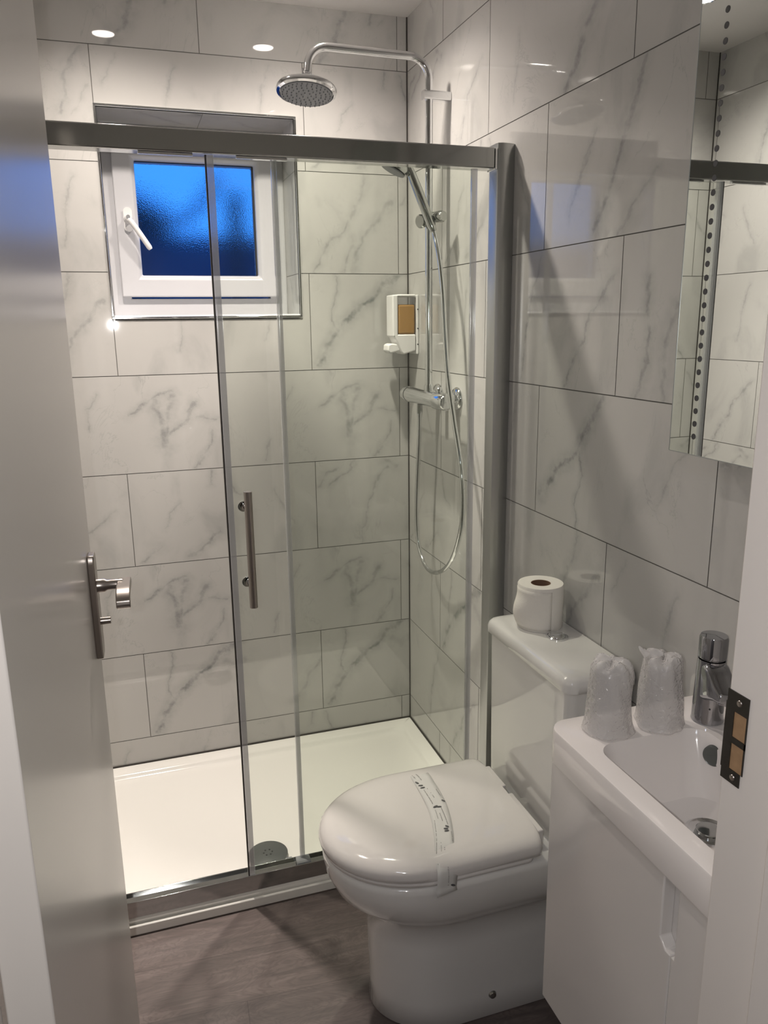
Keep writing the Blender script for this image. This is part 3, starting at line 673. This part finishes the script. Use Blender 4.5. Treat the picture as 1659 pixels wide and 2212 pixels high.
def on_strip(t, s):
    """t 0..1 along the band, s -1..1 across"""
    i = min(int(t * (len(full) - 1)), len(full) - 2); f = t * (len(full) - 1) - i
    a, b = Vector(full[i]), Vector(full[i + 1]); p = a.lerp(b, f); nrm = Vector((1, 0.17, 0)).cross(b - a).normalized()
    if nrm.z < 0 or (nrm.y > 0 and abs(nrm.z) < .3): nrm = -nrm
    return p + Vector((s * HWS, s * 0.004, 0)) + nrm * 0.0014, (b - a).normalized(), nrm
def mark(bm, t, s, ln, wd, ang=0.0, n=10, thick=0.0004):
    p, d, nr = on_strip(t, s); c = Vector((1, 0.17, 0)).normalized(); c = (c - nr * c.dot(nr)).normalized()
    d2 = d * math.cos(ang) + c * math.sin(ang); c2 = nr.cross(d2)
    rings(bm, [[p + d2 * ln * math.cos(2 * PI * k / n) + c2 * wd * math.sin(2 * PI * k / n) + nr * h for k in range(n)] for h in (0, thick)])
for t, s, a in ((.03, .35, 1.3), (.055, .4, 1.6), (.20, -.55, 1.2), (.225, -.5, 1.4), (.40, -.2, 1.7), (.41, .15, 1.2), (.375, .8, .6), (.585, .45, .8), (.60, .3, 1.2), (.62, .35, 1.3), (.96, .6, 1.1), (.17, -.75, .5)):
    bm = bmesh.new(); mark(bm, t, s, 0.0060, 0.0024, a); link('leaf_mark', bm, 'print', sheet)
bm = bmesh.new()
def words_line(t0, t1, s0, s1, n):
    r_ = random.Random(int(t0 * 1000 + s0 * 50))
    for k in range(n):
        f = (k + .5) / n
        if r_.random() < .12: continue
        mark(bm, t0 + (t1 - t0) * f, s0 + (s1 - s0) * f, 0.0011 * r_.uniform(.6, 1.2), 0.0010, 0.3, 6, .0003)
words_line(.04, .16, -.35, -.15, 26); words_line(.07, .13, -.75, -.65, 14); words_line(.24, .37, -.5, -.35, 28)
words_line(.24, .33, -.1, .1, 9); words_line(.27, .33, .7, .78, 12); words_line(.42, .57, .3, .55, 34); words_line(.46, .53, 0, .1, 14)
words_line(.42, .50, -.35, -.3, 8); words_line(.64, .74, .8, .85, 22); words_line(.50, .86, -.7, -.85, 40); words_line(.76, .95, .0, .1, 30); words_line(.70, .85, -.35, -.3, 10)
o = link('printed_lettering', bm, 'print_light', st); o['label'] = 'faint lines of small grey print'; o['kind'] = 'stuff'

# ------------------------------------------------------------------ toilet roll
tr_c = (-0.064, -1.044); tz = 0.8122
tp = empty('toilet_roll', (tr_c[0], tr_c[1], tz), 'white toilet roll with a loose end standing on the cistern lid', 'toilet roll')
bm = bmesh.new(); Ls = []
for (r_, z) in ((0.0225, 0.001), (0.050, 0.0), (0.0515, 0.003), (0.0515, 0.099), (0.050, 0.1015), (0.0225, 0.1005)):
    Ls.append([(tr_c[0] + r_ * math.cos(2 * PI * k / 48), tr_c[1] + r_ * math.sin(2 * PI * k / 48), tz + z) for k in range(48)])
rings(bm, Ls + [Ls[0]], False, False); bmesh.ops.remove_doubles(bm, verts=bm.verts, dist=1e-6); link('paper_roll', bm, 'paper', tp, smooth=True)
bm = bmesh.new(); Ls = []
for (r_, z) in ((0.0222, 0.001), (0.0222, 0.1005), (0.0208, 0.1005), (0.0208, 0.001)):
    Ls.append([(tr_c[0] + r_ * math.cos(2 * PI * k / 32), tr_c[1] + r_ * math.sin(2 * PI * k / 32), tz + z) for k in range(32)])
rings(bm, Ls + [Ls[0]], False, False); bmesh.ops.remove_doubles(bm, verts=bm.verts, dist=1e-6); link('cardboard_tube', bm, 'card', tp, smooth=True, label='brown cardboard core')
bm = bmesh.new(); rows = []
for i in range(13):
    v = i / 12; z = tz + 0.004 + 0.090 * v
    row = []
    for k in range(15):
        a = math.radians(155 + 115 * k / 14)
        blg = 0.013 * math.sin(PI * min(1, (v / 0.80))) * math.exp(-((k - 3) / 3.2) ** 2) if v < .80 else 0
        r_ = 0.0523 + blg; row.append(bm.verts.new((tr_c[0] + r_ * math.cos(a), tr_c[1] + r_ * math.sin(a), z)))
    rows.append(row)
for a, b in zip(rows, rows[1:]):
    for k in range(14): bm.faces.new((a[k], a[k + 1], b[k + 1], b[k]))
o = link('loose_sheet', bm, 'paper', tp, smooth=True); sm = o.modifiers.new('thickness', 'SOLIDIFY'); sm.thickness = 0.0004

# ------------------------------------------------------------------ basin and cabinet
BX0, BY1, BY0, BZ = -0.313, -1.508, -1.945, 0.85
cab = empty('basin_cabinet', (-0.15, -1.73, 0.31), 'white gloss two door basin cabinet hung under the wash basin', 'cabinet')
bm = bmesh.new(); box(bm, -0.280, -0.001, -1.5135, -1.5275, 0.31, BZ - 0.062); box(bm, -0.280, -0.001, -1.940, -1.926, 0.31, BZ - 0.062); box(bm, -0.280, -0.001, -1.926, -1.5275, 0.31, 0.325); box(bm, -0.015, -0.001, -1.926, -1.5275, 0.325, BZ - 0.062); box(bm, -0.280, -0.268, -1.926, -1.5275, 0.66, BZ - 0.062); link('cabinet_body', bm, 'gloss_white', cab, bevel=0.001)
def door_part(nm, ya, yb, notch_hi):
    bm = bmesh.new()
    # outline in (y, z); finger notch in the meeting edge
    top = BZ - 0.064; bot = 0.312; nz = 0.672; nw = 0.022
    if notch_hi: pts = [(ya, bot), (yb, bot), (yb, top), (ya + nw, top), (ya + nw, nz + .012), (ya + nw - .012, nz), (ya, nz)]
    else: pts = [(yb, bot), (yb, nz), (yb - nw + 0.016, nz), (yb - nw + 0.016, top), (ya, top), (ya, bot)]
    rings(bm, [[(x, y, z) for y, z in pts] for x in (-0.281, -0.301)])
    return link(nm, bm, 'gloss_white', cab, bevel=0.002)
door_part('cabinet_door', -1.826, -1.513, True)
door_part('cabinet_door', -1.940, -1.8275, False)
link('notch_lining', B(-0.2815, -0.2805, -1.84, -1.80, 0.670, 0.786), 'gloss_white', cab)

bas = empty('wash_basin', (-0.15, -1.73, BZ), 'white ceramic wash basin with a deep bowl on the gloss cabinet', 'basin')
bm = bmesh.new()
def bl(d, z): return rrect(BX0 + d, -0.0015, BY0, BY1 - d, .03, 8, z, rs=[.003, .034, .003, .003])
outer = [rrect(-0.290, -0.076, -1.915, -1.590, .036, 8, BZ - 0.061), bl(0.004, BZ - 0.061), bl(0.001, BZ - 0.060), bl(0.0, BZ - 0.057), bl(0.0, BZ - 0.0035), bl(0.001, BZ - 0.001), bl(0.0035, BZ)]
RR = rings(bm, outer, False, False)
nl = len(outer[0])
def bowl(x0, x1, y0, y1, r, z): return rrect(x0, x1, y0, y1, r, 8, z)
inner = [bowl(-0.279, -0.086, -1.905, -1.600, .032, BZ), bowl(-0.277, -0.088, -1.903, -1.602, .032, BZ - 0.004), bowl(-0.274, -0.091, -1.900, -1.608, .034, BZ - 0.016),
         bowl(-0.270, -0.094, -1.890, -1.628, .038, BZ - 0.060), bowl(-0.262, -0.100, -1.870, -1.645, .040, BZ - 0.092), bowl(-0.240, -0.115, -1.84, -1.665, .040, BZ - 0.103), bowl(-0.20, -0.15, -1.77, -1.70, .02, BZ - 0.107)]
IR = [[bm.verts.new(p) for p in l] for l in inner]
for i in range(nl):
    j = (i + 1) % nl; bm.faces.new((RR[-1][i], RR[-1][j], IR[0][j], IR[0][i]))
for a, b in zip(IR, IR[1:]):
    for i in range(nl):
        j = (i + 1) % nl; bm.faces.new((a[i], a[j], b[j], b[i]))
bm.faces.new(IR[-1])
link('basin_body', bm, 'ceramic', bas, smooth=True, angle=30)
dz = BZ - 0.1065
bm = bmesh.new(); lathe(bm, (-0.150, -1.712, dz), (0, 0, 1), [(0, 0), (0.032, 0), (0.033, 0.003), (0.029, 0.005), (0.024, 0.002), (0, 0.002)], 40); pw = link('waste_ring', bm, 'chrome', bas, smooth=True)
bm = bmesh.new(); lathe(bm, (-0.150, -1.712, dz + 0.002), (0, 0, 1), [(0, 0), (0.0180, 0), (0.0185, 0.0035), (0.0175, 0.0045), (0, 0.0050)], 36); link('waste_plug', bm, 'rail', pw, smooth=True)
bm = bmesh.new(); ofn = Vector((-0.35, -0.80, 0.28)).normalized(); lathe(bm, (-0.0915, -1.645, 0.822), (-0.86, -0.48, 0.12), [(0, -0.008), (0.0165, -0.008), (0.0165, 0.003), (0.0155, 0.0042), (0.0145, 0.0035), (0, 0.0045)], 36)
link('overflow_cover', bm, 'waste', bas, smooth=True, label='round chrome overflow cover')

# tap
TX, TYY = -0.060, -1.588
tap = empty('basin_tap', (TX, TYY, BZ), 'polished chrome mixer tap standing on the wash basin deck', 'tap')
bm = bmesh.new(); lathe(bm, (TX, TYY, BZ), (0, 0, 1), [(0.0235, 0.0), (0.0255, 0.002), (0.0248, 0.006), (0.0225, 0.10), (0.0222, 0.108), (0, 0.108)], 36); tb = link('tap_body', bm, 'chrome_dark', tap, smooth=True)
bm = bmesh.new(); lathe(bm, (TX, TYY, BZ + 0.1095), (0, 0, 1), [(0.0205, 0), (0.0205, 0.001), (0.0222, 0.0025), (0.0222, 0.034), (0.0205, 0.038), (0, 0.0395)], 36); link('tap_lever', bm, 'chrome_dark', tap, smooth=True)
bm = bmesh.new()
sdv = Vector((-0.30, -0.95, 0)).normalized(); sw = Vector((-sdv.y, sdv.x, 0))
c0 = Vector((TX, TYY, BZ))
Ls = []
for t, zt, zb, w in ((0.002, .1065, .036, .0205), (0.020, .1055, .044, .0205), (0.032, .098, .050, .0200), (0.048, .084, .056, .0180), (0.060, .076, .058, .0145), (0.064, .073, .060, .0125)):
    c = c0 + sdv * t; Ls.append([c + sw * q.x + Vector((0, 0, q.y)) for q in rrect(-w, w, zb, zt, min(.010, (zt - zb) * .45), 5)])
rings(bm, Ls); sp_ = link('spout', bm, 'chrome_dark', tap, smooth=True, angle=60)
c = c0 + sdv * 0.052; bm = bmesh.new(); lathe(bm, (c.x, c.y, BZ + 0.062), (0, 0, -1), [(0.010, 0), (0.010, 0.007), (0, 0.007)], 20); link('aerator', bm, 'chrome_dark', sp_, smooth=True)
bm = bmesh.new(); lathe(bm, (TX - .0137, TYY - 0.0193, BZ + 0.030), (-0.58, -0.82, 0), [(0, 0), (0.0015, 0), (0.0015, 0.0012), (0, 0.0012)], 8); link('grub_hole', bm, 'hole', tap)

# two wrapped tumblers
def tumbler(cx, cy, label, seed):
    r = empty('wrapped_tumbler', (cx, cy, BZ), label, 'glass', 'wrapped tumblers on the wash basin')
    bm = bmesh.new(); lathe(bm, (cx, cy, BZ + 0.001), (0, 0, 1), [(0.0335, 0), (0.034, 0.001), (0.0265, 0.100), (0.0245, 0.104), (0, 0.105), (0, 0.098), (0.0235, 0.097), (0.0315, 0.004), (0.0318, 0)], 36, False)
    bmesh.ops.remove_doubles(bm, verts=bm.verts, dist=1e-6); link('tumbler', bm, 'cup', r, smooth=True)
    rd = random.Random(seed); bm = bmesh.new(); n = 72; Ls = []
    ph = [rd.uniform(0, 6.28) for _ in range(12)]
    H = [0.0005, 0.004, 0.010, 0.02, 0.035, 0.05, 0.065, 0.08, 0.092, 0.104, 0.112, 0.118, 0.1205, 0.120, 0.118]
    RR_ = [0.0385, 0.0400, 0.0378, 0.0368, 0.0358, 0.0348, 0.0338, 0.0328, 0.0318, 0.0308, 0.0292, 0.025, 0.017, 0.008, 0.001]
    for i, (z, rr) in enumerate(zip(H, RR_)):
        l = []
        for k in range(n):
            a = 2 * PI * k / n; am = 0.0006 + 0.0017 * (z / .12) ** 2 + (0.0012 if z < 0.012 else 0)
            w = sum(math.sin(m * a + ph[m] + z * 60 * (1 if m % 2 else -1)) * am / (1 + .25 * m) for m in (2, 3, 5, 7, 9, 11))
            zz = z + (0.004 * math.sin(2 * a + ph[1]) + 0.003 * math.sin(5 * a + ph[3])) * max(0, (z - .09) / .03)
            l.append((cx + (rr + w * min(1, rr / .012)) * math.cos(a), cy + (rr + w * min(1, rr / .012)) * math.sin(a), BZ + max(0.0006, zz)))
        Ls.append(l)
    rings(bm, Ls, False, True); link('plastic_wrap', bm, 'film', r, smooth=True, label='crinkled clear plastic wrapping')
    return r
tumbler(-0.231, -1.562, 'upturned tumbler in clear plastic on the basin corner, further from the tap', 3)
t2 = tumbler(-0.142, -1.572, 'upturned tumbler in clear plastic on the basin deck, next to the tap', 11)
bm = bmesh.new(); tube(bm, [(-0.165, -1.560, BZ + 0.118), (-0.172, -1.556, BZ + 0.126), (-0.175, -1.552, BZ + 0.131)], [0.007, 0.004, 0.0012], 8); link('wrap_peak', bm, 'film', t2, smooth=True)

# ------------------------------------------------------------------ mirror
mir = empty('wall_mirror', (0.0, -1.65, 1.26), 'tall wall mirror with a dotted vertical line above the wash basin', 'mirror')
MX, MY, MZ = -0.055, -1.438, 1.2735
link('mirror_glass', B(MX, MX + 0.005, -1.945, MY - .0012, MZ + .0012, 2.12), ['mirror'], mir)
bm = bmesh.new(); box(bm, MX - .0004, MX + 0.0056, MY - .0012, MY, MZ, 2.12); box(bm, MX - .0004, MX + 0.0056, -1.945, MY - .0012, MZ, MZ + .0012)
link('mirror_edge', bm, 'mirror_edge', mir)
link('mirror_backing', B(MX + 0.0058, -0.0005, -1.945, MY - 0.03, MZ + 0.03, 2.10), 'gloss_white', mir)
bm = bmesh.new(); z = 1.304
while z < 2.10:
    lathe(bm, (MX - 0.0001, -1.4960, z), (-1, 0, 0), [(0, 0), (0.0047, 0), (0.0047, 0.0004), (0, 0.0004)], 14); z += 0.0205
o = link('dotted_line', bm, 'dots', mir, label='column of small grey dots'); o['kind'] = 'stuff'

# ------------------------------------------------------------------ door frame, strike plate
bm = bmesh.new()
box(bm, -0.36, -0.329, -2.11, -1.946, 0, 2.03); box(bm, -1.0870, -1.0570, -2.11, -1.946, 0, 2.03); box(bm, -1.0870, -0.329, -2.11, -1.946, 1.995, 2.03)
fr = struct('trim_10', bm, 'frame_paint', bevel=0.0015)
bm = bmesh.new(); box(bm, -0.372, -0.3605, -2.11, -2.024, 0, 1.985); box(bm, -1.0566, -1.0450, -2.11, -2.022, 0, 1.985); box(bm, -1.0566, -0.3605, -2.11, -2.024, 1.9855, 1.995)
link('door_stop', bm, 'frame_paint', fr, bevel=0.002)
bm = bmesh.new(); box(bm, -1.150, -1.0760, -2.125, -2.1105, 0, 2.07); box(bm, -0.340, -0.27, -2.125, -2.1105, 0, 2.07); box(bm, -1.150, -0.27, -2.125, -2.1105, 2.01, 2.08)
link('architrave', bm, 'frame_paint', fr, bevel=0.004)
sx = -0.3600
def yz(bm, pts, xa, xb): rings(bm, [[(x, y, z) for y, z in pts] for x in (xa, xb)])
bm = bmesh.new()
for a in ((-1.974, -1.947, 1.098, 1.120), (-1.974, -1.956, 1.098 - .001, 1.02), ):
    pass
ya, yb = -1.9455, -1.9745
# plate with two openings, built from strips
for (p0, p1, q0, q1) in ((yb, ya, 1.101, 1.122), (yb, ya, 1.066, 1.073), (yb + .003, ya, 1.022, 1.037), (-1.956, ya, 1.073, 1.101), (-1.956, ya, 1.037, 1.066), (yb, yb + 0.0015, 1.037, 1.101)):
    box(bm, sx - 0.0012, sx - 0.0002, p0, p1, q0, q1)
box(bm, sx - 0.0012, sx + 0.006, ya, ya + 0.0012, 1.034, 1.108)
sk = link('strike_plate', bm, 'steel_dark', fr, label='dark steel strike plate')
bm = bmesh.new(); box(bm, sx - 0.0004, sx + 0.0002, -1.9735, -1.9555, 1.037, 1.066); box(bm, sx - 0.0004, sx + 0.0002, -1.9735, -1.9555, 1.073, 1.101)
link('keeper_recess', bm, simple('raw_wood', (0.42, 0.26, 0.14), 0.8, var=0.4, bscale=120), sk, label='bare wood inside the keeper')
bm = bmesh.new()
for z in (1.112, 1.029): lathe(bm, (sx - 0.0012, -1.962, z), (-1, 0, 0), [(0, 0), (0.0035, 0), (0.003, 0.0008), (0, 0.001)], 14)
link('screw_heads', bm, 'steel', sk, smooth=True)

# ------------------------------------------------------------------ open door
H0 = Vector((-1.0190, -1.950)); H1 = Vector((-0.9925, -1.290))
dv = (H1 - H0).normalized(); nv = Vector((dv.y, -dv.x))   # nv points to +x, out of the visible face
def dp(t, w, z): q = H0 + dv * t + nv * w; return Vector((q.x, q.y, z))
Ld = (H1 - H0).length
door = empty('door_1', (H0.x, H0.y, 0.0), None, None); tag(door, kind='structure')
bm = bmesh.new(); rings(bm, [[dp(0, 0, z), dp(Ld, 0, z), dp(Ld, -0.035, z), dp(0, -0.035, z)] for z in (0.008, 1.983)])
link('door_leaf', bm, 'paint', door, bevel=0.0015)
bp_t = Ld - 0.053
bm = bmesh.new()
prf = [(-0.019, 1.012), (-0.0135, 1.0), (0.0135, 1.0), (0.019, 1.012), (0.019, 1.150), (0.0135, 1.162), (-0.0135, 1.162), (-0.019, 1.150)]
rings(bm, [[dp(bp_t + a, w, z) for a, z in prf] for w in (0.0, 0.010)])
bpl = link('lever_backplate', bm, 'steel', door, bevel=0.002, label='dark brushed steel lever plate')
bm = bmesh.new(); P0 = dp(bp_t, 0.010, 1.112)
lathe(bm, P0, (nv.x, nv.y, 0), [(0, 0), (0.0105, 0), (0.0105, 0.010), (0.0080, 0.014), (0.0075, 0.036), (0, 0.036)], 24); lv = link('door_lever', bm, 'steel', bpl, smooth=True)
bm = bmesh.new(); Ls = []
for (t, z, th) in ((0.014, 1.112, .0055), (-0.010, 1.112, .0055), (-0.030, 1.113, .0045), (-0.043, 1.112, .0045), (-0.053, 1.109, .0045), (-0.059, 1.103, .0045), (-0.060, 1.096, .0045), (-0.057, 1.092, .0045)):
    q = dp(bp_t + t, 0.048, z); n2 = Vector((nv.x, nv.y, 0)); 
    k_ = 0 if t > -0.052 else 1
    up = Vector((0, 0, 1)) if not k_ else Vector((-dv.x, -dv.y, 0.6)).normalized()
    Ls.append([q + n2 * a + up * b for a, b in ((-.010, -th), (.010, -th), (.010, th), (-.010, th))])
rings(bm, Ls); link('lever_arm', bm, 'steel', bpl, bevel=0.0015)
bm = bmesh.new(); lathe(bm, dp(bp_t, 0.010, 1.056), (nv.x, nv.y, 0), [(0, 0), (0.006, 0), (0.0055, 0.014), (0, 0.014)], 16); link('thumb_turn', bm, 'steel', bpl, smooth=True)
